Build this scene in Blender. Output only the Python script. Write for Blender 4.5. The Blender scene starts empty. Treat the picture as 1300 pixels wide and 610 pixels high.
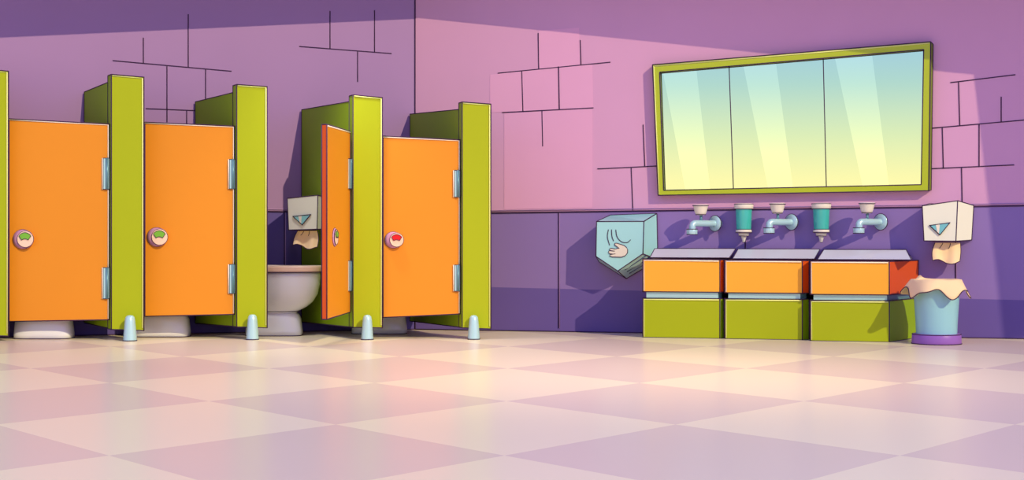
import bpy, bmesh, math, random
from mathutils import Vector, Matrix
PI = math.pi
S = bpy.context.scene
C = S.collection
F, HY, H = 2000.0, 300.0, 1.0          # focal length in px, horizon row, eye height

def P(px, py, Y):
    return Vector(((px-650)/F*Y, Y, H-(py-HY)/F*Y))

# ------------------------------------------------------------------ materials
def lin(c):
    return tuple(((v/255)/12.92 if v/255 <= .04045 else ((v/255+.055)/1.055)**2.4) for v in c)

def mat(name, rgb, rough=.55, metal=0.0, spec=.3, noise=0.03, coat=0.0):
    m = bpy.data.materials.new(name); m.use_nodes = True
    nt = m.node_tree; b = nt.nodes['Principled BSDF']
    c = lin(rgb)
    b.inputs['Roughness'].default_value = rough
    b.inputs['Metallic'].default_value = metal
    b.inputs['Specular IOR Level'].default_value = spec
    b.inputs['Coat Weight'].default_value = coat
    b.inputs['Coat Roughness'].default_value = .15
    n = nt.nodes.new('ShaderNodeTexNoise'); n.inputs['Scale'].default_value = 1.7
    g = nt.nodes.new('ShaderNodeNewGeometry'); nt.links.new(g.outputs['Position'], n.inputs['Vector'])
    mx = nt.nodes.new('ShaderNodeMix'); mx.data_type = 'RGBA'
    mx.inputs['A'].default_value = (*[min(1, v*(1-noise)) for v in c], 1)
    mx.inputs['B'].default_value = (*[min(1, v*(1+noise)) for v in c], 1)
    nt.links.new(n.outputs['Fac'], mx.inputs['Factor'])
    nt.links.new(mx.outputs['Result'], b.inputs['Base Color'])
    return m

M = dict(
    ink=mat('ink_edging', (66, 38, 74), .8, noise=0),
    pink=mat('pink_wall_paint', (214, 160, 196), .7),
    pink_brick=mat('pale_pink_brick', (226, 166, 202), .7),
    mauve=mat('mauve_dim_wall', (164, 128, 176), .7),  # dimmer light on the left wall put into a darker colour
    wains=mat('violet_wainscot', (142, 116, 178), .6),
    low_shade=mat('dark_violet_low_shade', (106, 86, 158), .6),  # dark lower cut-off of the sun patch painted as a wall band
    wains_l=mat('deep_violet_dim_wainscot', (92, 76, 150), .6),  # darker wainscot copy, dimness of the left wall put into its colour
    seam=mat('pale_seam', (176, 138, 190), .6),
    ceil=mat('violet_unseen_ceiling', (120, 100, 160), .8),
    green=mat('lime_green_laminate', (170, 182, 6), .5, noise=.02),
    green_d=mat('olive_green_side', (140, 172, 10), .5),
    lime=mat('pale_lime_highlight', (246, 250, 150), .5, noise=0),  # highlight lines painted along post, cabinet and frame edges
    orange=mat('orange_laminate', (230, 144, 32), .45, noise=.02),
    orange_s=mat('amber_laminate', (254, 178, 52), .45, noise=.02),
    orange_e=mat('burnt_orange_side', (214, 84, 22), .5),
    cream_hl=mat('cream_highlight', (255, 240, 214), .5, noise=0),  # painted highlight lines on doors, hinges, seats and upper cabinets
    steel=mat('pale_teal_metal', (182, 220, 224), .3, .2, .5),
    steel_d=mat('grey_teal_metal', (105, 150, 165), .35, .3, .5),
    porc=mat('white_porcelain', (236, 236, 242), .18, 0, .5, noise=0, coat=.4),
    basin=mat('grey_white_ceramic', (205, 205, 210), .2, 0, .5, noise=0, coat=.3),
    seat=mat('peach_plastic', (250, 212, 186), .35, noise=0),
    cream=mat('cream_plastic', (236, 228, 208), .35, noise=0),
    white=mat('offwhite_plastic', (236, 236, 214), .35, noise=0),
    mauve_p=mat('mauve_plastic', (205, 150, 190), .4, noise=0),
    ind_g=mat('green_indicator', (122, 186, 60), .5, noise=0),
    ind_r=mat('red_indicator', (222, 26, 34), .5, noise=0),
    paper=mat('peach_paper', (255, 220, 168), .85, noise=.02),
    gel=mat('teal_gel', (64, 186, 172), .12, 0, .5, coat=.5, noise=.1),
    dry=mat('pale_teal_enamel', (158, 212, 214), .3, 0, .5, coat=.3, noise=.02),
    dry_d=mat('dark_teal_vent', (64, 86, 120), .5),
    tri=mat('teal_window', (110, 190, 198), .15, 0, .6, coat=.5),
    hand=mat('beige_hand_print', (222, 212, 196), .6, noise=0),
    purple=mat('purple_plastic', (150, 100, 184), .4, noise=0),
    binb=mat('pale_teal_bin', (150, 205, 212), .3, 0, .5, coat=.3, noise=0),
    frame=mat('lime_frame_lacquer', (176, 190, 8), .25, 0, .5, coat=.5, noise=.02),
    frame_d=mat('olive_frame_rebate', (112, 130, 10), .4),
)
def mirror_mat(name, col):
    m = bpy.data.materials.new(name); m.use_nodes = True
    b = m.node_tree.nodes['Principled BSDF']
    b.inputs['Base Color'].default_value = (*col, 1); b.inputs['Metallic'].default_value = 1
    b.inputs['Roughness'].default_value = .03
    return m
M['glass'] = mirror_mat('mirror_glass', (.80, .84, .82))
M['glass_glint'] = mirror_mat('mirror_glass_glint', (.97, .98, .93))  # diagonal glints put in as brighter strips of glass

def floor_mat():
    m = bpy.data.materials.new('lozenge_floor_tiles'); m.use_nodes = True
    nt = m.node_tree; b = nt.nodes['Principled BSDF']; L = nt.links
    def node(t, **k):
        n = nt.nodes.new(t)
        for a, v in k.items(): setattr(n, a, v)
        return n
    g = node('ShaderNodeNewGeometry'); s = node('ShaderNodeSeparateXYZ'); L.new(g.outputs['Position'], s.inputs[0])
    def math_(op, a, bb):
        n = node('ShaderNodeMath', operation=op)
        for i, v in enumerate((a, bb)):
            if v is None: continue
            if isinstance(v, (int, float)): n.inputs[i].default_value = v
            else: L.new(v, n.inputs[i])
        return n.outputs[0]
    DX, DY = 1.80, 2.36
    x = math_('DIVIDE', math_('ADD', s.outputs[0], .934), DX)
    y = math_('DIVIDE', math_('SUBTRACT', s.outputs[1], 13.07), DY)
    u = math_('FLOOR', math_('ADD', x, y), None); v = math_('FLOOR', math_('SUBTRACT', x, y), None)
    k = math_('PINGPONG', math_('ADD', u, v), 1.0)
    mx = node('ShaderNodeMix', data_type='RGBA')
    mx.inputs['A'].default_value = (*lin((245, 230, 192)), 1)
    mx.inputs['B'].default_value = (*lin((228, 208, 184)), 1)
    L.new(k, mx.inputs['Factor']); L.new(mx.outputs['Result'], b.inputs['Base Color'])
    b.inputs['Roughness'].default_value = .25
    b.inputs['Specular IOR Level'].default_value = .03
    return m
M['floor'] = floor_mat()

# ------------------------------------------------------------------ mesh helpers
class MB:
    """collects solids, tubes and lathes, links them as ONE mesh object"""
    def __init__(s): s.bm = bmesh.new(); s.mats = []
    def mi(s, m):
        if m not in s.mats: s.mats.append(m)
        return s.mats.index(m)
    def face(s, vs, m, smooth=False):
        try: f = s.bm.faces.new(vs)
        except ValueError: return None
        f.material_index = s.mi(m); f.smooth = smooth; return f
    def loft(s, rings, m, caps=True, closed=True, smooth=False, capm=None):
        R = [[s.bm.verts.new(p) for p in r] for r in rings]
        n = len(R[0])
        for a, b in zip(R, R[1:]):
            for i in range(n if closed else n-1):
                j = (i+1) % n
                s.face([a[i], a[j], b[j], b[i]], m, smooth)
        if caps:
            s.face(list(reversed(R[0])), capm or m); s.face(R[-1], capm or m)
        return R
    def solid(s, front, back, m, ink=.0045, sidem=None, edges=None):
        """prism between two outlines with the same count; ink edging along its edges"""
        n = len(front)
        a = [s.bm.verts.new(p) for p in front]; b = [s.bm.verts.new(p) for p in back]
        s.face(a, m); s.face(list(reversed(b)), m)
        for i in range(n):
            j = (i+1) % n
            s.face([a[j], a[i], b[i], b[j]], (sidem or {}).get(i, m) if isinstance(sidem, dict) else (sidem or m))
        if ink:
            for i in range(n):
                j = (i+1) % n
                s.tube([front[i], front[j]], ink, 'ink'); s.tube([back[i], back[j]], ink, 'ink')
                s.tube([front[i], back[i]], ink, 'ink')
    def tube(s, pts, r, m, n=6, closed=False, caps=True):
        pts = [Vector(p) for p in pts]
        rings = []
        N = len(pts)
        up0 = None
        for i, p in enumerate(pts):
            if closed: d = pts[(i+1) % N]-pts[i-1]
            else: d = pts[min(i+1, N-1)]-pts[max(i-1, 0)]
            if d.length < 1e-9: return
            d.normalize()
            if up0 is None:
                up0 = Vector((0, 0, 1)) if abs(d.z) < .9 else Vector((1, 0, 0))
            a = d.cross(up0); 
            if a.length < 1e-3: a = d.cross(Vector((0, 1, 0)))
            a.normalize(); b = d.cross(a).normalized(); up0 = -b if up0.dot(b) < 0 else b
            rr = r[i] if isinstance(r, (list, tuple)) else r
            rings.append([p+rr*(math.cos(2*PI*k/n)*a+math.sin(2*PI*k/n)*up0) for k in range(n)])
        if closed: rings.append(rings[0])
        s.loft(rings, m, caps=caps and not closed, smooth=True)
    def lathe(s, c, prof, m, n=32, axis=Vector((0, 0, 1)), caps=True, smooth=True):
        c = Vector(c); axis = Vector(axis).normalized()
        t = Vector((1, 0, 0)) if abs(axis.x) < .9 else Vector((0, 1, 0))
        a = (t-axis*t.dot(axis)).normalized(); b = axis.cross(a)
        s.loft([[c+axis*z+r*(math.cos(2*PI*k/n)*a+math.sin(2*PI*k/n)*b) for k in range(n)] for r, z in prof], m, caps=caps, smooth=smooth)
    def ring(s, c, r, th, m='ink', axis=(0, 0, 1), n=32):
        c = Vector(c); axis = Vector(axis).normalized()
        t = Vector((1, 0, 0)) if abs(axis.x) < .9 else Vector((0, 1, 0))
        a = (t-axis*t.dot(axis)).normalized(); b = axis.cross(a)
        s.tube([c+r*(math.cos(2*PI*k/n)*a+math.sin(2*PI*k/n)*b) for k in range(n)], th, m, closed=True)
    def build(s, name, root=None, parent=None, keep=False):
        me = bpy.data.meshes.new(name)
        if root is not None:
            bmesh.ops.translate(s.bm, verts=s.bm.verts, vec=-root.location)
        bmesh.ops.recalc_face_normals(s.bm, faces=s.bm.faces)
        s.bm.to_mesh(me); s.bm.free()
        for m in s.mats: me.materials.append(M[m])
        o = bpy.data.objects.new(name, me); C.objects.link(o)
        p = parent or root
        if p is not None: o.parent = p
        return o

def thing(name, label, cat, loc, group=None):
    o = bpy.data.objects.new(name, None); C.objects.link(o)
    o.location = loc; o['label'] = label; o['category'] = cat
    o.empty_display_size = .1
    if group: o['group'] = group
    return o
def tag(o, label, cat, group=None):
    o['label'] = label; o['category'] = cat
    if group: o['group'] = group
def structure(o): o['kind'] = 'structure'; return o
def copy_tree(o, parent=None):
    c = o.copy(); C.objects.link(c)
    if parent: c.parent = parent
    for ch in list(o.children): copy_tree(ch, c)
    return c
def bevel(o, w=.01, seg=2):
    b = o.modifiers.new('bevel', 'BEVEL'); b.width = w; b.segments = seg; b.limit_method = 'ANGLE'

# ------------------------------------------------------------------ walls
CO = Vector((-1.034, 16.81)); LA = Vector((-5.06, 15.56)); RB = Vector((4.96, 15.27))
LD = (CO-LA).normalized(); RD = (RB-CO).normalized()
LN = Vector((LD.y, -LD.x)); RN = Vector((RD.y, -RD.x))
if LN.y > 0: LN = -LN
if RN.y > 0: RN = -RN
def wall_pt(px, py, n, off):
    o = CO+n*off; a = (px-650)/F
    # (aY - ox)*nx + (Y-oy)*ny = 0
    Y = (o.x*n.x+o.y*n.y)/(a*n.x+n.y)
    return P(px, py, Y)
def LW(px, py, off=0): return wall_pt(px, py, LN, off)
def RW(px, py, off=0): return wall_pt(px, py, RN, off)

ZT = 4.0
def v3(p, z): return Vector((p.x, p.y, z))
def wall(name, a, b, za, zb, upper, wains, shade_m, shade_z, lines, bricks, W, joints):
    """a, b: plan ends; za/zb: seam height at the ends"""
    mb = MB()
    n = LN if W is LW else RN
    def strip(z0a, z0b, z1a, z1b, m, off=0.0):
        q = [v3(a+n*off, z0a), v3(b+n*off, z0b), v3(b+n*off, z1b), v3(a+n*off, z1a)]
        bk = [v3(a-n*.15, z0a), v3(b-n*.15, z0b), v3(b-n*.15, z1b), v3(a-n*.15, z1a)]
        mb.solid(q, bk, m, ink=0)
    strip(za, zb, ZT, ZT, upper)
    if shade_m:
        strip(0, 0, shade_z[0], shade_z[1], shade_m); strip(shade_z[0], shade_z[1], za, zb, wains)
    else: strip(0, 0, za, zb, wains)
    mb.tube([v3(a+n*.004, za), v3(b+n*.004, zb)], .008, 'ink')
    mb.tube([v3(a+n*.004, za+.022), v3(b+n*.004, zb+.022)], .005, 'seam')
    mb.tube([v3(a+n*.004, .005), v3(b+n*.004, .005)], .006, 'ink')
    for (x0, y0, x1, y1) in lines:
        mb.tube([W(x0, y0, .002), W(x1, y1, .002)], .0055, 'ink')
    for (x0, y0, x1, y1) in joints:
        mb.tube([W(x0, y0, .002), W(x1, y1, .002)], .0055, 'ink')
        mb.tube([W(x0+1.5, y0, .002), W(x1+1.5, y1, .002)], .003, 'seam')
    for q in bricks:
        mb.solid([W(x, y, .003) for x, y in q], [W(x, y, -.01) for x, y in q], 'pink_brick', ink=0)
    return structure(mb.build(name))

llines = [(143, 77, 294, 90.5), (182, 48, 182, 80), (239, 18, 239, 86), (212, 83, 212, 155), (261, 88, 261, 140),
          (185, 138, 262, 141), (237, 140, 237, 158), (380, 59, 497, 68), (419, 14, 419, 62), (475.5, 13, 475.5, 66), (454, 65, 454, 104)]
rlines = [(632, 93, 775, 79), (637.6, 143, 753.5, 137), (758.4, 214.6, 834, 211), (683.2, 42, 684, 87), (736.7, 51, 737.6, 82),
          (662.4, 90, 664, 141.6), (709, 84.5, 710, 139), (688, 141, 689, 186), (816.4, 158.4, 818.6, 211.5), (801.3, 212.4, 803.5, 267),
          (1206.5, 105, 1289, 95), (1182, 163, 1320, 150.8), (1181, 214.4, 1287.6, 209.6), (1217, 104.6, 1218.5, 160), (1271, 123, 1271, 155),
          (1196.3, 162.6, 1197.7, 214.4), (1243, 158, 1243, 212), (1220.7, 212.7, 1221.6, 262)]
rb = [[(684, 39), (735, 35), (736.5, 82), (684.5, 87.5)], [(622, 95), (661.5, 90.5), (663, 141.5), (622, 143)],
      [(663, 90.2), (708, 86), (709, 139), (664.5, 141.5)], [(710, 85.5), (752, 82), (753, 137), (711, 139.2)],
      [(640, 144), (752, 138.5), (752, 264), (640, 266)]]
aL = CO-LD*7.0; bR = CO+RD*8.6
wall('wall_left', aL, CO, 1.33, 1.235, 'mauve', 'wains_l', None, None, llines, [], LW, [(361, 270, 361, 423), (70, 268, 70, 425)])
wall('wall_right', CO, bR, 1.235, 1.318, 'pink', 'wains', 'low_shade', (.475, .34), rlines, rb, RW,
     [(709, 271, 709, 417), (946, 268, 946, 424), (1213, 264, 1213, 429)])
mb = MB(); mb.tube([v3(CO+LN*.004+RN*.004, 0), v3(CO+LN*.004+RN*.004, ZT)], .0065, 'ink'); structure(mb.build('trim_1'))
mb = MB()
q = [Vector((-9, -4, 0)), Vector((10, -4, 0)), Vector((10, 18.2, 0)), Vector((-9, 18.2, 0))]
mb.solid(q, [p-Vector((0, 0, .1)) for p in q], 'floor', ink=0); structure(mb.build('floor'))

# sun and the unseen ceiling, its opening cut to shape the sun patch on the walls
L = Vector((-.74, 1.0, -.76))
def Q(p, z=ZT):
    t = (z-p.z)/L.z; return Vector((p.x+L.x*t, p.y+L.y*t, z))
ceil = [Vector((-10, 13.5, ZT)), Q(LW(-260, 60)), Q(LW(0, 48)), Q(LW(529, 24)), Q(RW(1236, 95)), Q(RW(1274, 431)), Vector((14, 9.6, ZT)), Vector((14, 19, ZT)), Vector((-10, 19, ZT))]
ceil[0].y = ceil[1].y
mb = MB(); mb.solid(ceil, [p+Vector((0, 0, .2)) for p in ceil], 'ceil', ink=0); structure(mb.build('unseen_sun_mask_ceiling'))

# ------------------------------------------------------------------ toilet stalls
def panel_quad(x0, yt0, yb0, x1, yt1, yb1, Y0, Y1=None):
    Y1 = Y1 or Y0
    return [P(x0, yb0, Y0), P(x1, yb1, Y1), P(x1, yt1, Y1), P(x0, yt0, Y0)]

def lock(root, door, cx, cy, Yd, r, ind, axis=None, label=None, th=1.0):
    mb = MB()
    c = P(cx, cy, Yd)
    ax = Vector(axis or (0, -1, 0)).normalized(); sl = Vector((.04, 0, 0)) if axis is None else Vector((0, 0, 0))
    R = r/F*Yd
    ex = Vector((1, 0, 0)) if axis is None else ax.cross(Vector((0, 0, 1))).normalized(); ez = Vector((0, 0, 1))
    cir = lambda o, rr: [o+rr*(math.cos(2*PI*k/36)*ex+math.sin(2*PI*k/36)*ez) for k in range(36)]
    dep = .036*th
    mb.loft([cir(c-sl*.4-ax*.008, R), cir(c-sl*.4+ax*dep*.4, R), cir(c+sl*.4+ax*dep, R*.93)], 'mauve_p', smooth=True)
    mb.ring(c-sl*.4+ax*.001, R, .0045, axis=ax)
    f = c+sl*.6+ax*dep
    mb.lathe(f, [(R*.84, 0), (R*.84, .014*th), (R*.8, .02*th)], 'seat', axis=ax, n=36)
    mb.ring(f+ax*.012*th, R*.84, .004, axis=ax)
    # coloured window of the indicator: a fan with a scalloped lower edge
    up = Vector((0, 0, 1)); sx = up.cross(ax); sx.normalize()
    if sx.x < 0: sx = -sx
    f2 = f+ax*.021*th
    pts = [(-.74, .40), (-.62, .56), (-.42, .70), (-.2, .79), (0, .82), (.2, .79), (.42, .70), (.62, .56), (.74, .40), (.56, .12), (.40, -.12),
           (.32, -.04), (.2, .02), (0, .05), (-.2, .02), (-.32, -.04), (-.40, -.12), (-.56, .12)]
    o1 = [f2+R*.84*(a*sx+b*up)+ax*.006 for a, b in pts]; o0 = [p-ax*.008 for p in o1]
    mb.solid(o1, o0, ind, ink=0); mb.tube(o1, .003, 'ink', closed=True)
    o = mb.build('lock', root, door)
    if label: o['label'] = label

def hinge(root, door, x0, x1, y0, y1, Y, d=(0, -1, 0)):
    mb = MB(); d = Vector(d)
    q = [P(x0, y1, Y), P(x1, y1, Y), P(x1, y0, Y), P(x0, y0, Y)]
    mb.solid([p+d*.015 for p in q], [p-d*.01 for p in q], 'steel', ink=.0035)
    a = P(x0+.62*(x1-x0), y1, Y)+d*.017; b = P(x0+.62*(x1-x0), y0, Y)+d*.017
    mb.tube([a, b], .014, 'steel_d', n=10)
    mb.tube([P(x0-1, y0, Y)+d*.012, P(x0-1, y1, Y)+d*.012], .0065, 'cream_hl')
    mb.build('hinge', root, door)

posts = [  # side px, front left px, front right px, top-left y, top-right y, bottom-left y, bottom-right y, foot (px, base y), panel: back px, top y, bottom y, top y at post, bottom y at post
    dict(s=-40, l=-36, r=10.8, tl=86, tr=90.5, bl=426, br=427, foot=None, pan=(-60, 108, 412, 95, 420), Y=15.0),
    dict(s=137, l=141.5, r=182.7, tl=94.5, tr=98, bl=418.7, br=420, foot=(165, 434, 400.5, 16), pan=(107, 117, 410, 104.5, 417), Y=15.07),
    dict(s=295.8, l=300.6, r=339.2, tl=107.3, tr=110, bl=415.5, br=416.5, foot=(320.5, 432.3, 399.5, 15), pan=(248, 129.5, 410.7, 117.5, 414.8), Y=15.25),
    dict(s=443.4, l=448.2, r=485.5, tl=120.5, tr=124, bl=416, br=416.5, foot=(466.3, 432.3, 400, 14.5), pan=(383, 139.5, 409, 129, 415.5), Y=15.26),
    dict(s=582.5, l=586.8, r=623.2, tl=129.6, tr=132.2, bl=416.6, br=418, foot=(601.5, 432, 400.5, 14.5), pan=(520.6, 145, 408, 139, 415.6), Y=15.26),
]
doors = [None,
    dict(l=11.6, r=138.6, tl=151, tr=157.6, bl=408.5, br=406.3, h=[(131.5, 139.5, 201, 240.6), (131.5, 139.5, 340, 379.5)], lk=(31, 304, 12.2), ind='ind_g'),
    dict(l=184, r=297.6, tl=155.3, tr=160.3, bl=402, br=399.5, h=[(291.5, 299, 202.6, 240), (291.5, 299, 336, 373)], lk=(201, 301.3, 12), ind='ind_g'),
    'open',
    dict(l=486.4, r=584, tl=173, tr=177.7, bl=403.5, br=399, h=[(577, 584.2, 216.5, 250.5), (577, 584.2, 336.7, 370)], lk=(501, 305, 10.3), ind='ind_r'),
]
plab = ['lime green stall post cut off by the left edge of the picture',
        'lime green stall partition with the leftmost orange door, hinged on its left side',
        'second complete lime green stall partition from the left, orange door closed with green indicator',
        'lime green stall partition carrying the half open orange door',
        'lime green stall partition nearest the pink tiled wall, orange door with red lock indicator']
# which door text is checked against the photograph: doors 1 and 2 green, 4 red
for i, (p, d) in enumerate(zip(posts, doors)):
    Yf = p['Y']; Yb = Yf+.13
    base = P((p['l']+p['r'])/2, 400, Yf); base.z = 0
    root = thing('toilet_stall', plab[i], 'toilet stall', base, 'green and orange toilet stalls')
    mb = MB()
    fr = panel_quad(p['l'], p['tl'], p['bl'], p['r'], p['tr'], p['br'], Yf)
    dv = P(p['s'], 300, Yb)-P(p['l'], 300, Yf); dv.z = 0
    bk = [q+dv for q in fr]
    mb.solid(fr, bk, 'green', ink=.0055, sidem={3: 'green_d'})  # left face takes a darker green as painted shade
    e = Vector((0, -.004, 0)); i0 = .012
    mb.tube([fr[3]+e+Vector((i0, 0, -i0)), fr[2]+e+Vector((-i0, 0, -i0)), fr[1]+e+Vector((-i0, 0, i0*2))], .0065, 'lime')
    mb.build('post', root)
    # side panel running back to the wall
    bx, bt, bb, ft, fb = p['pan']
    W1 = LW(bx, bt, .032); W0 = LW(bx, bb, .032)
    Fx = bk[0]; th = Vector((.05, 0, 0))
    A0 = Vector((Fx.x, Fx.y, P(p['s'], fb, Yb).z)); A1 = Vector((Fx.x, Fx.y, P(p['s'], ft, Yb).z))
    A0.y += .006; A1.y += .006
    mb = MB()
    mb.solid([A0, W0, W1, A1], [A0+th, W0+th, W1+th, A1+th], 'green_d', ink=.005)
    mb.build('side_panel', root)
    if p['foot']:
        fx, fy, ft_, w = p['foot']
        R = w/2/F*15.1; Yc = F/(fy-HY)+R; c = P(fx, 300, Yc); c.z = 0
        top = P(fx, ft_, Yc).z
        mb = MB()
        mb.lathe(c, [(R*1.08, 0), (R*1.05, .015), (R*.95, .1), (R*.8, top-.05), (R*.7, top-.02), (R*.45, top-.004), (0.002, top)], 'steel', n=28)
        mb.ring(c+Vector((0, 0, .006)), R*1.08, .004)
        # bracket bolting the foot to the post
        q = [c+Vector((s*.02, R*.6, z)) for s, z in ((-1, .13), (1, .13), (1, top-.05), (-1, top-.05))]
        mb.solid(q, [Vector((v.x, Yf-.001, v.z)) for v in q], 'steel_d', ink=0)
        mb.build('foot', root)
    if isinstance(d, dict):
        Yd = Yf+.05
        fr = panel_quad(d['l'], d['tl'], d['bl'], d['r'], d['tr'], d['br'], Yd)
        mb = MB()
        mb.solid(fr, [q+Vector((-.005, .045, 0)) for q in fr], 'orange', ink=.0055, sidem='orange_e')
        mb.tube([fr[3]+e+Vector((0, 0, -.01)), fr[2]+e+Vector((-.008, 0, -.01)), fr[1]+e+Vector((-.008, 0, .01))], .0065, 'cream_hl')
        do = mb.build('door', root)
        for h in d['h']: hinge(root, do, *h, Yd)
        lock(root, do, d['lk'][0], d['lk'][1], Yd, d['lk'][2], d['ind'], label='lock with red occupied indicator' if d['ind'] == 'ind_r' else 'lock with green vacant indicator')
    elif d == 'open':
        Yh = Yf+.03
        h1, h0 = P(444.6, 167, Yh), P(444.6, 396.7, Yh)
        Yo = 14.40
        f1, f0 = P(415, 158, Yo), P(415, 405.9, Yo)
        Y2 = 14.42
        g1, g0 = P(408.5, 159.5, Y2), P(408.5, 405.3, Y2)
        off = g0-f0; off.z = 0
        mb = MB()
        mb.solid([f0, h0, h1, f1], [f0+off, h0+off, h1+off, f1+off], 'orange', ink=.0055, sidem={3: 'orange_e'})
        dirv = (h0-f0).normalized(); nv = Vector((dirv.y, -dirv.x, 0)).normalized()
        mb.tube([f1+nv*.003+Vector((0, .012, -.012)), h1+nv*.003+Vector((0, 0, -.012))], .0065, 'cream_hl')
        do = mb.build('door', root)
        for (y0, y1) in ((202, 240), (331, 369.6)):
            mbh = MB()
            k0 = h0+(f0-h0)*.0; k1 = h0+(f0-h0)*.08
            za, zb = P(444, y1, Yh).z, P(444, y0, Yh).z
            q = [Vector((k1.x, k1.y, za)), Vector((k0.x, k0.y, za)), Vector((k0.x, k0.y, zb)), Vector((k1.x, k1.y, zb))]
            mbh.solid([v+nv*.014 for v in q], [v-nv*.005 for v in q], 'steel', ink=.0035)
            mbh.tube([q[1]+nv*.014, q[2]+nv*.014], .014, 'steel_d', n=10)
            mbh.build('hinge', root, do)
        t = .22; c = f0+(h0-f0)*t
        cpt = Vector((c.x, c.y, P(424.7, 301.4, c.y).z))
        Rpx = 12
        # project to the leaf: find the point of the leaf seen at column 424.7
        for k in range(101):
            c = f0+(h0-f0)*k/100
            if c.x/c.y*F+650 >= 424.7: break
        lock(root, do, 424.7, 301.4, c.y, 11.5, 'ind_g', axis=nv, th=.35, label='lock with green vacant indicator')

# ------------------------------------------------------------------ toilets
def superell(cx, cy, a, b, z, n=36, e=2.4):
    r = []
    for k in range(n):
        t = 2*PI*k/n; c, s_ = math.cos(t), math.sin(t)
        r.append(Vector((cx+a*math.copysign(abs(c)**(2/e), c), cy+b*math.copysign(abs(s_)**(2/e), s_), z)))
    return r
def sec(z, x0, x1, hw, e=2.4): return superell((x0+x1)/2, 0, (x1-x0)/2, hw, z, e=e)
def make_toilet():
    root = thing('toilet', '', 'toilet', (0, 0, 0))
    mb = MB()
    mb.loft([sec(0, -.56, 0, .15, 4), sec(.05, -.56, .002, .15, 4), sec(.17, -.55, -.012, .145, 3.6), sec(.21, -.54, -.03, .135, 3.2), sec(.235, -.5, -.06, .11, 3)], 'porc', smooth=True)
    mb.tube(sec(.004, -.56, 0, .151, 4), .004, 'ink', closed=True)
    mb.build('pedestal', root)
    mb = MB()
    mb.loft([sec(.20, -.42, -.09, .10), sec(.25, -.45, -.03, .125), sec(.29, -.48, .05, .15), sec(.34, -.51, .11, .175), sec(.42, -.53, .16, .195),
             sec(.52, -.54, .18, .203), sec(.60, -.54, .185, .205), sec(.635, -.54, .185, .204), sec(.635, -.44, .13, .15), sec(.52, -.38, .09, .12), sec(.45, -.25, .0, .05)], 'porc', smooth=True)
    mb.tube(sec(.245, -.45, -.025, .123), .0035, 'ink', closed=True)
    mb.build('bowl', root)
    mb = MB()
    mb.loft([sec(.638, -.55, 0.195, 0.213), sec(.655, -.553, 0.200, 0.216), sec(.69, -.553, 0.200, 0.216), sec(.702, -.545, 0.190, 0.206), sec(.702, -.40, .10, .12), sec(.638, -.40, .10, .12)], 'seat', caps=False, smooth=False)
    mb.tube(sec(.640, -.55, 0.196, 0.215), .005, 'ink', closed=True)
    mb.tube(sec(.702, -.545, 0.190, 0.207), .004, 'cream_hl', closed=True)
    mb.build('seat', root)
    mb = MB()
    mb.loft([superell(-.655, 0, .09, .14, .60, e=5), superell(-.655, 0, .1, .155, .66, e=5), superell(-.655, 0, .105, .16, .98, e=5)], 'porc', smooth=False)
    mb.loft([superell(-.655, 0, .115, .165, .982, e=5), superell(-.655, 0, .115, .165, 1.01, e=5)], 'porc')
    mb.build('tank', root)
    return root
t0 = make_toilet()
tl = [(92.5, 15.40, 'white toilet base showing under the leftmost orange stall door'),
      (241, 15.68, 'white toilet base showing under the second orange stall door from the left'),
      (383.5, 15.84, 'white toilet with peach seat seen through the open stall doorway'),
      (516.5, 16.15, 'white toilet base showing under the stall door with red lock indicator')]
for i, (px, Y, lb) in enumerate(tl):
    o = t0 if i == 0 else copy_tree(t0)
    o.location = ((px-650)/F*Y, Y, 0); o['label'] = lb; o['group'] = 'toilets in the stalls'
    o.rotation_euler.z = math.radians(0 if i else 0)

# ------------------------------------------------------------------ paper towel dispensers
def sheet(name, pts_top, pts_bot, fold, n=16, m=12):
    """wavy hanging paper sheet between an upper and a lower edge"""
    mb = MB(); a0, a1 = pts_top; b0, b1 = pts_bot
    def pt(u, v, off):
        t = a0.lerp(a1, u); b = b0.lerp(b1, u); p = t.lerp(b, v)
        p.y += -.018*math.sin(u*PI*3.2+.6)*(.35+v) - .05*v*v + off
        p.z += -.018*math.sin(u*PI*2.2+3.4)*v*v
        p.x += .022*math.sin(v*PI*1.1)*(-.5 if u < .5 else .4)
        return p
    rows = []
    for off in (0, .004):
        rows.append([[mb.bm.verts.new(pt(i/n, j/m, off)) for i in range(n+1)] for j in range(m+1)])
    A, B = rows
    for j in range(m):
        for i in range(n):
            mb.face([A[j][i], A[j][i+1], A[j+1][i+1], A[j+1][i]], 'paper', True)
            mb.face([B[j][i], B[j+1][i], B[j+1][i+1], B[j][i+1]], 'paper', True)
    edge = [pt(0, j/m, .002) for j in range(m+1)]+[pt(i/n, 1, .002) for i in range(1, n+1)]+[pt(1, 1-j/m, .002) for j in range(1, m+1)]
    mb.tube(edge, .0045, 'ink')
    for u in (.32, .6):
        mb.tube([pt(u, .02, -.003), pt(u-.03, .18, -.003), pt(u-.07, .3, -.003)], .003, 'ink')
    for u in range(n):
        pass
    return mb.build(name)

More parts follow.
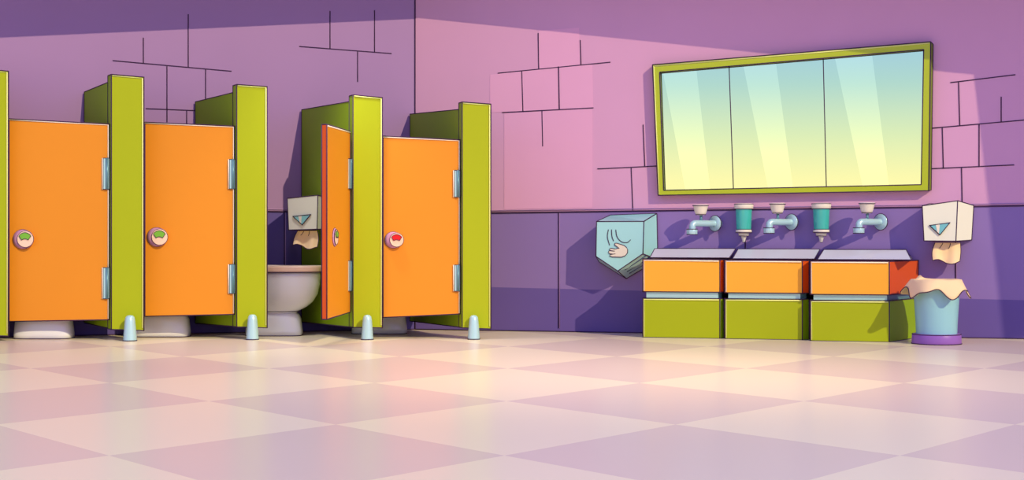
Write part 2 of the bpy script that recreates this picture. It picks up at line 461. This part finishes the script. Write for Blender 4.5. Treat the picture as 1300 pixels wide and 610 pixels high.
def dispenser(label, front, back, tri, trim_Y):
    c = sum(front+back, Vector())/8; loc = Vector((c.x, c.y, min(p.z for p in front)))
    root = thing('towel_dispenser', label, 'paper towel dispenser', loc, 'paper towel dispensers')
    mb = MB(); mb.solid(front, back, 'white', ink=.005)
    mb.build('body', root)
    mb = MB()
    dn = (front[1]-front[0]).cross(front[3]-front[0]).normalized()
    if dn.y > 0: dn = -dn
    t = [p for p in tri]
    mb.solid([p+dn*.014 for p in t], [p-dn*.002 for p in t], 'tri', ink=.0045)
    a, b, cc = [p+dn*.016 for p in t]
    mb.solid([a.lerp(b, .3), a.lerp(b, .5), cc.lerp(a, .1), cc.lerp(a, .25)], [q-dn*.003 for q in (a.lerp(b, .3), a.lerp(b, .5), cc.lerp(a, .1), cc.lerp(a, .25))], 'cream', ink=0)
    mb.build('level_window', root)
    # slot under the body where the sheet comes out
    mb = MB(); f0, f1 = front[0], front[1]
    m0, m1 = f0.lerp(back[0], .35), f1.lerp(back[1], .35); k0, k1 = f0.lerp(back[0], .55), f1.lerp(back[1], .55)
    s = [m0.lerp(m1, .2), m0.lerp(m1, .9), k0.lerp(k1, .9), k0.lerp(k1, .2)]
    mb.solid([p+Vector((0, 0, .004)) for p in s], [p-Vector((0, 0, .012)) for p in s], 'ink', ink=0); mb.build('slot', root)
    return s

Yr = RW(1193, 280).y-.22
fr = [P(1173, 306, Yr+.02), P(1213.6, 306.5, Yr-.02), P(1215.8, 255, Yr-.02), P(1170.8, 261.5, Yr+.02)]
bk = [RW(1180, 304, .014), RW(1233.5, 305, .014), RW(1236, 261, .014), RW(1180, 259, .014)]
dispenser('white towel dispenser on the violet wall above the waste bin', fr, bk,
          [P(1180, 286.5, Yr+.013), P(1205.7, 283, Yr-.009), P(1193, 298.5, Yr)], Yr)
Yp = Yr+.10
o = sheet('paper_towel', (P(1187, 308.5, Yp), P(1219.5, 308.5, Yp-.03)), (P(1181.5, 331.5, Yp), P(1217.8, 334, Yp-.03)), 0)
tag(o, 'peach paper towel hanging from the dispenser above the waste bin', 'paper towel', 'paper towels hanging from dispensers')
Ys = 15.78
fr = [P(366.4, 292.3, Ys), P(402.5, 291.3, Ys), P(403.4, 248, Ys), P(364.7, 252, Ys)]
bk = [P(377, 292.3, 16.22), P(408, 291.3, 15.84), P(410, 250, 15.84), P(376, 252, 16.22)]
dispenser('white towel dispenser inside the stall with the open door', fr, bk,
          [P(372, 275, Ys), P(394.6, 272.6, Ys), P(383.8, 285.7, Ys)], Ys)
o = sheet('paper_towel', (P(378, 293.5, Ys+.08), P(403, 293.3, Ys+.04)), (P(372.5, 312, Ys+.08), P(403.5, 315.5, Ys+.04)), 0)
tag(o, 'peach paper towel hanging from the dispenser inside the open stall', 'paper towel', 'paper towels hanging from dispensers')

# ------------------------------------------------------------------ hand dryer
def px_list(l, Y): return [P(x, y, Y) for x, y in l]
Yw = RW(790, 300).y; Yf = Yw-.24
frx = [(757.4, 281.5), (817.5, 281.3), (816.2, 322.5), (784.3, 344.4), (756.6, 325.8)]
bkx = [(775, 273.5), (833.8, 271.3), (835, 330), (795, 354), (760.5, 332.5)]
loc = P(796, 345, Yw-.1)
root = thing('hand_dryer', 'pale teal wall hand dryer with a hand symbol, left of the sinks', 'hand dryer', loc)
mb = MB()
fp = [P(x, y, Yf) for x, y in frx]; bp = [RW(x, y, .014) for x, y in bkx]
mb.solid(fp, bp, 'dry', ink=.0055, sidem={2: 'steel', 3: 'steel', 1: 'dry'})
body = mb.build('body', root)
mb = MB()
for k in range(3):   # slots of the outlet on the sloping underside
    s = .22+.24*k
    a = fp[3].lerp(bp[3], s); b = fp[2].lerp(bp[2], s)
    n = (fp[2]-fp[3]).cross(bp[3]-fp[3]).normalized()
    if n.z > 0: n = -n
    mb.tube([a.lerp(b, .18)+n*.004, a.lerp(b, 1-.02)+n*.004], .008, 'dry_d')
mb.build('air_vent', root)
mb = MB()
def D(u, v, o=.006): # crop pixels of the front face
    return P(740+u/6.1, 260+v/6.1, Yf-o)
palm = []
pts = [(347, 350), (345, 375), (330, 395), (300, 407), (262, 406), (228, 405), (208, 398), (212, 388), (240, 384), (205, 380), (198, 366), (206, 357), (238, 361),
       (212, 355), (206, 345), (216, 338), (250, 344), (282, 338), (262, 324), (246, 312), (248, 300), (262, 299), (292, 308), (320, 317), (338, 332)]
f0 = [D(u, v, .008) for u, v in pts]
mb.solid(f0, [D(u, v, -.002) for u, v in pts], 'hand', ink=0)
mb.tube(f0, .0042, 'ink', closed=True)
mb.tube([D(222, 357, .009), D(248, 361, .009)], .003, 'ink'); mb.tube([D(225, 384, .009), D(252, 382, .009)], .003, 'ink')
def curve(p, k=8):
    out = []
    P4 = [p[0]]+list(p)+[p[-1]]
    for i in range(len(p)-1):
        a, b, c, d = P4[i:i+4]
        for j in range(k):
            t = j/k
            out.append(tuple(.5*((2*b[q])+(-a[q]+c[q])*t+(2*a[q]-5*b[q]+4*c[q]-d[q])*t*t+(-a[q]+3*b[q]-3*c[q]+d[q])*t**3) for q in range(len(a))))
    out.append(p[-1]); return out
for c in ([(198, 193), (190, 250), (207, 315)], [(222, 193), (225, 245), (238, 283)], [(255, 195), (265, 250), (300, 288), (345, 293), (370, 272)]):
    mb.tube([D(u, v, .004) for u, v in curve(c)], .0042, 'ink')
mb.build('hand_symbol', root)

# ------------------------------------------------------------------ faucets
def make_faucet():
    Yw = RW(906.3, 284).y
    base = RW(906.3, 284)
    root = thing('faucet', '', 'faucet', base)
    ax = Vector((-.74, -.67, 0)).normalized()
    c = base+Vector((-.0, -.09, 0)); k = Yw/F
    mb = MB()
    mb.lathe(c-ax*.012, [(.078, 0), (.08, .012), (.076, .022), (.03, .03)], 'steel', axis=ax, n=36)
    mb.ring(c, .08, .005, axis=ax); mb.lathe(c-ax*.012, [(.05, 0), (.045, -.04), (.03, -.07)], 'steel_d', axis=ax)
    # stub into the wall
    mb.tube([c, base+Vector((.02, -.022, 0))], .03, 'steel_d', n=14)
    mb.build('flange', root)
    Y1 = c.y-.02
    mb = MB()
    path = [c+ax*.01, P(900, 284, Y1-.03), P(888, 283.8, Y1-.09), P(882, 284, Y1-.125), P(879.6, 285.5, Y1-.135), P(879, 288, Y1-.14), P(879, 292, Y1-.14)]
    mb.tube([Vector(q) for q in curve([tuple(v) for v in path], 5)], .033, 'steel', n=18)
    mb.build('spout', root)
    e = P(878.6, 291, Y1-.14)
    mb = MB(); mb.lathe(e, [(.052, .0), (.054, -.004), (.054, -.05), (.05, -.057), (.03, -.057), (.03, -.05)], 'steel', n=28)
    mb.ring(e+Vector((0, 0, -.002)), .053, .0045); mb.ring(e+Vector((0, 0, -.056)), .052, .0045); mb.build('nozzle', root)
    h = P(890, 281, Y1-.08)
    mb = MB(); mb.lathe(h, [(.014, 0), (.014, .06)], 'steel_d', n=14)
    mb.build('stem', root)
    z0 = P(889.5, 273, h.y); 
    mb = MB(); mb.lathe(z0, [(.035, -.004), (.05, .004), (.06, .03), (.073, .082), (.079, .094), (.077, .101), (.06, .103)], 'cream', n=32)
    mb.ring(z0+Vector((0, 0, .092)), .0785, .0045); mb.ring(z0+Vector((0, 0, .002)), .05, .004); mb.build('knob', root)
    return root
def shift_px(base, dx, dy):
    """slide a wall fixture along the right wall by dx, dy pixels"""
    a = RW(*base); b = RW(base[0]+dx, base[1]+dy); return b-a
f0_ = make_faucet(); base0 = f0_.location.copy()
for i, (dx, dy, lb) in enumerate([(0, 0, 'leftmost wall faucet with cream knob, between the hand dryer and a soap dispenser'),
                                (96.5, -1.7, 'middle wall faucet with cream knob, between the two soap dispensers'),
                                (209, -1.9, 'rightmost wall faucet with cream knob, nearest the white towel dispenser')]):
    o = f0_ if i == 0 else copy_tree(f0_)
    o.location = base0+shift_px((906.3, 284), dx, dy); o['label'] = lb; o['group'] = 'wall faucets above the sinks'

# ------------------------------------------------------------------ soap dispensers
def make_soap():
    b = RW(942, 280); c = Vector((b.x, b.y-.122, 0)); Y = c.y
    root = thing('soap_dispenser', '', 'soap dispenser', Vector((c.x, c.y, P(942, 308, Y).z)))
    k = Y/F
    def z(py): return P(942, py, Y).z
    def at(py): return Vector((c.x, c.y, z(py)))
    mb = MB(); mb.lathe(at(292.5), [(.072, 0), (.074, .02), (.083, (292.5-266)*k), (.083, (292.5-265)*k)], 'gel', n=40); 
    mb.ring(at(292), .074, .004); mb.build('container', root)
    mb = MB(); mb.lathe(at(265.8), [(.088, 0), (.094, .006), (.097, .04), (.094, .052), (.075, .058)], 'cream', n=40)
    mb.ring(at(265.6), .09, .0045); mb.ring(at(259.5), .095, .0035)
    q = [Vector((c.x+s*.035, c.y+.05, zz)) for s, zz in ((-1, z(296)), (1, z(296)), (1, z(262)), (-1, z(262)))]
    w = [RW(942+s*4, py, .02) for s, py in ((-1, 296), (1, 296), (1, 262), (-1, 262))]
    mb.build('cap', root)
    mb = MB(); mb.solid(q, w, 'steel_d', ink=0); mb.build('bracket', root)
    mb = MB(); mb.lathe(at(295.8), [(.07, 0), (.079, .004), (.08, .028), (.074, .032)], 'cream', n=40)
    mb.ring(at(295.6), .079, .0045); mb.lathe(at(300), [(.035, -.002), (.05, .004), (.054, .03)], 'cream', n=32); mb.ring(at(299.8), .048, .004)
    mb.build('collar', root)
    mb = MB(); mb.lathe(at(308), [(.008, 0), (.012, .004), (.026, .055), (.028, .062)], 'cream', n=24); mb.ring(at(308), .01, .003); mb.build('nozzle', root)
    return root
s0 = make_soap(); sb = s0.location.copy()
for i, (dx, lb) in enumerate([(0, 'teal soap dispenser between the leftmost and the middle faucet'), (97.6, 'teal soap dispenser between the middle and the rightmost faucet')]):
    o = s0 if i == 0 else copy_tree(s0)
    v = shift_px((942, 284), dx, 0); v.z *= .0
    o.location = sb+v; o['label'] = lb; o['group'] = 'soap dispensers above the sinks'
    

# ------------------------------------------------------------------ sink cabinets
units = [ # front x0, x1, back x0, back x1, Y0, Y1, orange (top y l, r, bottom y), green (top y, bottom l, bottom r), basin: front l, r, top l, r, top y
    dict(x0=816, x1=914, b0=838, b1=921.0, c1=919, y0=15.53, y1=15.34, ot=(329, 330.3), ob=370.6, gt=378.8, st=(822.6, 911), bs=(825, 926, 831, 934, 316), lab='leftmost orange and green sink cabinet, beside the hand dryer'),
    dict(x0=920.2, x1=1018.6, b0=923, b1=1029, c1=1027, y0=15.32, y1=15.13, ot=(330.4, 331.2), ob=372, gt=379.6, st=(927, 1015), bs=(930, 1034, 937, 1041, 316.5), lab='middle one of the three orange and green sink cabinets'),
    dict(x0=1028.6, x1=1129, b0=1032, b1=1165.8, y0=15.02, y1=14.83, ot=(331.5, 332.2), ob=374, gt=381.5, st=(1035, 1126), bs=(1037.7, 1157, 1045.7, 1150.6, 317.3), lab='rightmost orange and green sink cabinet, beside the waste bin'),
]
for u in units:
    c = P((u['x0']+u['x1'])/2, 400, (u['y0']+u['y1'])/2+.35); c.z = 0
    root = thing('sink_cabinet', u['lab'], 'sink cabinet', c, 'sink cabinets')
    A = P(u['x0'], 300, u['y0']); B = P(u['x1'], 300, u['y1'])
    B2 = P(u['c1'], 300, u['y1']+.07) if 'c1' in u else None
    Cc = RW(u['b1'], 300, .02); Dd = RW(u['b0'], 300, .02)
    def prism(z0, z1, m, side, ins=0.0, ink=.0055, top=None):
        pts = [A, B, B2, Cc, Dd] if B2 else [A, B, Cc, Dd]
        z0 = [z0[0], z0[1]]+[z0[1]]*(len(pts)-3)+[z0[0]]; z1 = [z1[0], z1[1]]+[z1[1]]*(len(pts)-3)+[z1[0]]
        cen = sum(pts, Vector())/len(pts)
        pl = []
        for k, p in enumerate(pts):
            q = p.copy()
            if ins: q = q+(cen-q)*ins
            pl.append(q)
        bot = [Vector((p.x, p.y, z0[k] if isinstance(z0, (list, tuple)) else z0)) for k, p in enumerate(pl)]
        tp = [Vector((p.x, p.y, z1[k] if isinstance(z1, (list, tuple)) else z1)) for k, p in enumerate(pl)]
        mb = MB(); mb.solid(bot, tp, m, ink=ink, sidem={0: m, 1: side, 2: side})  # right-hand faces take a darker copy, shade put into the colour
        return mb, bot, tp
    zt0 = P(u['x0'], u['ot'][0], u['y0']).z; zt1 = P(u['x1'], u['ot'][1], u['y1']).z
    zo0 = P(u['x0'], u['ob'], u['y0']).z; zo1 = P(u['x1'], u['ob']+.8, u['y1']).z
    zg0 = P(u['x0'], u['gt'], u['y0']).z; zg1 = P(u['x1'], u['gt']+.8, u['y1']).z
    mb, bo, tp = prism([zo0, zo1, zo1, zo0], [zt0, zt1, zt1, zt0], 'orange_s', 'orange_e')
    e = Vector((0, -.005, 0))
    mb.tube([bo[0]+e+Vector((.012, 0, .01)), tp[0]+e+Vector((.012, 0, -.012)), tp[1]+e+Vector((-.012, 0, -.012))], .0065, 'cream_hl')
    mb.build('upper_cabinet', root)
    mb, bo, tp = prism([0, 0, 0, 0], [zg0, zg1, zg1, zg0], 'green', 'green_d')
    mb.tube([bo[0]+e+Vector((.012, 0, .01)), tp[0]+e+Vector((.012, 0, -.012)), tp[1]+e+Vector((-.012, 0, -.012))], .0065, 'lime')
    mb.build('lower_cabinet', root)
    mb, bo, tp = prism([zg0+.001, zg1+.001, zg1+.001, zg0+.001], [zo0-.001, zo1-.001, zo1-.001, zo0-.001], 'steel', 'steel_d', ins=.07, ink=0)
    mb.build('steel_band', root)
    # ceramic basin: a low sloped block with a sunken bowl
    fl, frr, tlx, trx, ty = u['bs']
    zb = max(zt0, zt1)+.012
    Yw_ = RW((tlx+trx)/2, 300).y
    Ya, Yb_ = u['y0']+.06, u['y1']+.06
    ztop = P(tlx, ty, u['y0']+.28).z
    base = [P(fl, 300, Ya), P(frr, 300, Yb_), RW(frr+1, 300, .03), RW(max(fl+3, 839 if u['x0'] < 820 else 0), 300, .03)]
    top = [P(tlx, 300, u['y0']+.24), P(trx, 300, u['y1']+.24), RW(trx-1, 300, .05), RW(max(tlx+3, 841 if u['x0'] < 820 else 0), 300, .05)]
    for p in base: p.z = zb
    for p in top: p.z = ztop
    cen = sum(top, Vector())/4
    i1 = [p.lerp(cen, .16) for p in top]; i2 = [p.lerp(cen, .42)-Vector((0, 0, .07)) for p in top]
    mb = MB(); mb.loft([base, top, i1, i2], 'basin')
    for k in range(4):
        mb.tube([base[k], base[(k+1) % 4]], .0045, 'ink'); mb.tube([top[k], top[(k+1) % 4]], .004, 'ink'); mb.tube([base[k], top[k]], .0045, 'ink')
    mb.build('basin', root)

# ------------------------------------------------------------------ mirror
root = thing('mirror', 'wide three pane wall mirror in a lime green frame above the faucets', 'mirror', RW(1005, 246, 0))
T = .085
outer = [(835.4, 248.2), (1179, 242.3), (1181.5, 53), (828.3, 82.3)]
inner = [(842.5, 241.8), (1169.5, 234.6), (1172.6, 63), (837.4, 91.8)]
outb = [(836.4, 248), (1182, 241.5), (1184.5, 56), (829.4, 83)]
mb = MB()
of = [RW(x, y, T) for x, y in outer]; inf = [RW(x, y, T) for x, y in inner]
ob = [RW(x, y, .014) for x, y in outb]; inb = [RW(x, y, .03) for x, y in inner]
vs = [[mb.bm.verts.new(p) for p in r] for r in (ob, of, inf, inb)]
for a, b, m in ((0, 1, 'frame'), (1, 2, 'frame'), (2, 3, 'frame_d')):
    for k in range(4):
        j = (k+1) % 4
        mm = m if not (a == 0 and k == 1) else 'frame_d'
        mb.face([vs[a][k], vs[a][j], vs[b][j], vs[b][k]], mm)
mb.face(list(reversed(vs[0])), 'frame_d')
for r in (of, inf, ob, inb):
    for k in range(4): mb.tube([r[k], r[(k+1) % 4]], .0055, 'ink')
for k in range(4): mb.tube([of[k], ob[k]], .0045, 'ink')
lime = [of[k].lerp(inf[k], .18)+Vector((0, -.003, 0)) for k in range(4)]
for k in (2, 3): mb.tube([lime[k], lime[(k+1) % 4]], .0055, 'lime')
mb.build('frame', root)
def edge(t, top): # point on the inner opening edge
    a, b = (inner[3], inner[2]) if top else (inner[0], inner[1])
    return (a[0]+(b[0]-a[0])*t, a[1]+(b[1]-a[1])*t)
def tx(px, top):
    a, b = (inner[3], inner[2]) if top else (inner[0], inner[1]); return (px-a[0])/(b[0]-a[0])
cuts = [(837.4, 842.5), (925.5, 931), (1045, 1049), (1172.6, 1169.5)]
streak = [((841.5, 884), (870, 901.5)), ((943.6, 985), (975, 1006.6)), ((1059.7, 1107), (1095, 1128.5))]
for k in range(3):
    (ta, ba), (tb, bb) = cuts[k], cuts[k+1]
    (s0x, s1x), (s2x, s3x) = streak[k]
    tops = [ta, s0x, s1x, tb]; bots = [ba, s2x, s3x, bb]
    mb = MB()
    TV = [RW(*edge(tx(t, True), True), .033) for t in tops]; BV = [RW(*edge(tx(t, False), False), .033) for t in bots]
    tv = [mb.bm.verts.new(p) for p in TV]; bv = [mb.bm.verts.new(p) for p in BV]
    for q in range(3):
        mb.face([bv[q], bv[q+1], tv[q+1], tv[q]], 'glass_glint' if q == 1 else 'glass')
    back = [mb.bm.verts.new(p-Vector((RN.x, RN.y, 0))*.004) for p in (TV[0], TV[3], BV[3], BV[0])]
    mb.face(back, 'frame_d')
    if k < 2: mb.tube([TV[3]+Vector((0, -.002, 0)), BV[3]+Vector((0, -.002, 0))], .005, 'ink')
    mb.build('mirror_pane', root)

# ------------------------------------------------------------------ waste bin and liner
Yb = 14.62; bx = (1189-650)/F*Yb
bc = Vector((bx, Yb, 0))
root = thing('waste_bin', 'round pale teal waste bin with purple base, right of the sink cabinets', 'waste bin', bc)
mb = MB(); mb.lathe(bc, [(.222, 0), (.226, .01), (.222, .085), (.215, .095), (.19, .095)], 'purple', n=56)
mb.ring(bc+Vector((0, 0, .004)), .225, .005, n=56); mb.ring(bc+Vector((0, 0, .09)), .22, .0045, n=56); mb.build('base', root)
mb = MB(); mb.lathe(bc, [(.186, .09), (.19, .2), (.214, .57), (.214, .585), (.204, .585), (.18, .12), (.0, .11)], 'binb', n=56, caps=False)
mb.build('body', root)
def liner():
    mb = MB(); n = 96
    prof = [(0, .160, .30), (0, .175, .45), (0, .192, .56), (0, .200, .597), (.05, .226, .600), (.25, .238, .585), (.5, .262, .545), (.75, .282, .505), (1, .298, .475)]
    rings = []
    for side in (0, 1):
        R = []
        for (h, r, z) in (prof if side == 0 else list(reversed(prof))):
            ring = []
            for k in range(n):
                t = 2*PI*k/n
                w = math.sin(5*t+.5); w2 = math.sin(9*t+1.3)
                rr = r+h*(.022*w+.010*w2)
                zz = z-h*(.038*math.cos(5*t+.4)+.018*w2)
                # a fold standing up at the back left of the rim
                bump = math.exp(-((t-2.05)/.16)**2)*.035 if r > .205 else 0
                zz += bump*(1-h)
                d = .005 if side else 0
                ring.append(bc+Vector(((rr-d)*math.cos(t), (rr-d)*math.sin(t), zz-(d if h else 0))))
            R.append(ring)
        rings += R
    rings.append(rings[0])
    mb.loft(rings, 'paper', caps=False, smooth=True)
    mb.tube(rings[8], .0045, 'ink', closed=True)
    mb.tube([p+Vector((0, 0, .001)) for p in rings[2]], .004, 'ink', closed=True)
    return mb.build('bin_liner')
tag(liner(), 'peach liner bag draped over the rim of the teal waste bin', 'bin liner')

# ------------------------------------------------------------------ light
sun = bpy.data.lights.new('sun', 'SUN'); sun.energy = 2.6; sun.angle = math.radians(.35); sun.color = (1.0, .86, .50)
so = bpy.data.objects.new('sun', sun); C.objects.link(so)
so.rotation_euler = L.to_track_quat('-Z', 'Y').to_euler(); so.location = (12, 2, 12)

sp_ = bpy.data.lights.new('warm_floor_fill', 'SPOT'); sp_.energy = 420; sp_.color = (1, .72, .5); sp_.spot_size = math.radians(95); sp_.spot_blend = 1; sp_.shadow_soft_size = .25  # added spot without a fixture, warms the middle of the floor
lo = bpy.data.objects.new('warm_floor_fill', sp_); C.objects.link(lo); lo.location = (.9, 11.5, 4.0)
st = bpy.data.lights.new('stall_fill', 'SPOT'); st.energy = 230; st.color = (1, .95, .86); st.spot_size = math.radians(80); st.spot_blend = 1; st.shadow_soft_size = .2  # added unseen spot that brightens the inside of the open stall
lo = bpy.data.objects.new('stall_fill', st); C.objects.link(lo); lo.location = (-1.75, 14.7, 3.8)
w = bpy.data.worlds.new('sky'); S.world = w; w.use_nodes = True
nt = w.node_tree; nt.nodes.clear(); LK = nt.links
def N(t, **k):
    n = nt.nodes.new(t)
    for a, v in k.items(): setattr(n, a, v)
    return n
tc = N('ShaderNodeTexCoord'); sp = N('ShaderNodeSeparateXYZ'); LK.new(tc.outputs['Generated'], sp.inputs[0])
def ramp(stops, src):
    r = N('ShaderNodeValToRGB'); LK.new(src, r.inputs[0])
    el = r.color_ramp.elements
    while len(el) < len(stops): el.new(.5)
    for e_, (p_, c_) in zip(el, stops): e_.position = p_; e_.color = (*c_, 1)
    return r.outputs[0]
# low band of the sky: warm at the horizon, teal above it
low = ramp([(0, lin((255, 246, 170))), (.035, lin((255, 245, 172))), (.062, lin((222, 234, 182))), (.095, lin((176, 212, 204))), (.125, lin((158, 198, 226))), (.3, lin((150, 180, 220)))], sp.outputs[2])
dt = N('ShaderNodeVectorMath', operation='DOT_PRODUCT'); LK.new(tc.outputs['Generated'], dt.inputs[0]); dt.inputs[1].default_value = (-.32, -.947, .0)
mask = ramp([(0, (0, 0, 0)), (.9, (0, 0, 0)), (.96, (1, 1, 1)), (1, (1, 1, 1))], dt.outputs['Value'])
amb = ramp([(0, lin((180, 172, 236))), (.3, lin((170, 168, 240))), (1, lin((160, 166, 246)))], sp.outputs[2])
mx = N('ShaderNodeMix', data_type='RGBA'); LK.new(mask, mx.inputs['Factor']); LK.new(amb, mx.inputs['A']); LK.new(low, mx.inputs['B'])
bg = N('ShaderNodeBackground'); LK.new(mx.outputs['Result'], bg.inputs[0]); bg.inputs[1].default_value = 1.25
out = N('ShaderNodeOutputWorld'); LK.new(bg.outputs[0], out.inputs[0])

# ------------------------------------------------------------------ camera
cam = bpy.data.cameras.new('camera'); co = bpy.data.objects.new('camera', cam); C.objects.link(co)
co.location = (0, 0, H); co.rotation_euler = (PI/2, 0, 0)
cam.sensor_width = 36; cam.lens = F/1300*36; cam.shift_y = -(305-HY)/1300
cam.clip_end = 200
S.camera = co
S.view_settings.view_transform = 'Standard'; S.view_settings.look = 'None'
S.view_settings.exposure = 0; S.view_settings.gamma = 1; S.view_settings.use_curve_mapping = False
S.cycles.max_bounces = 6
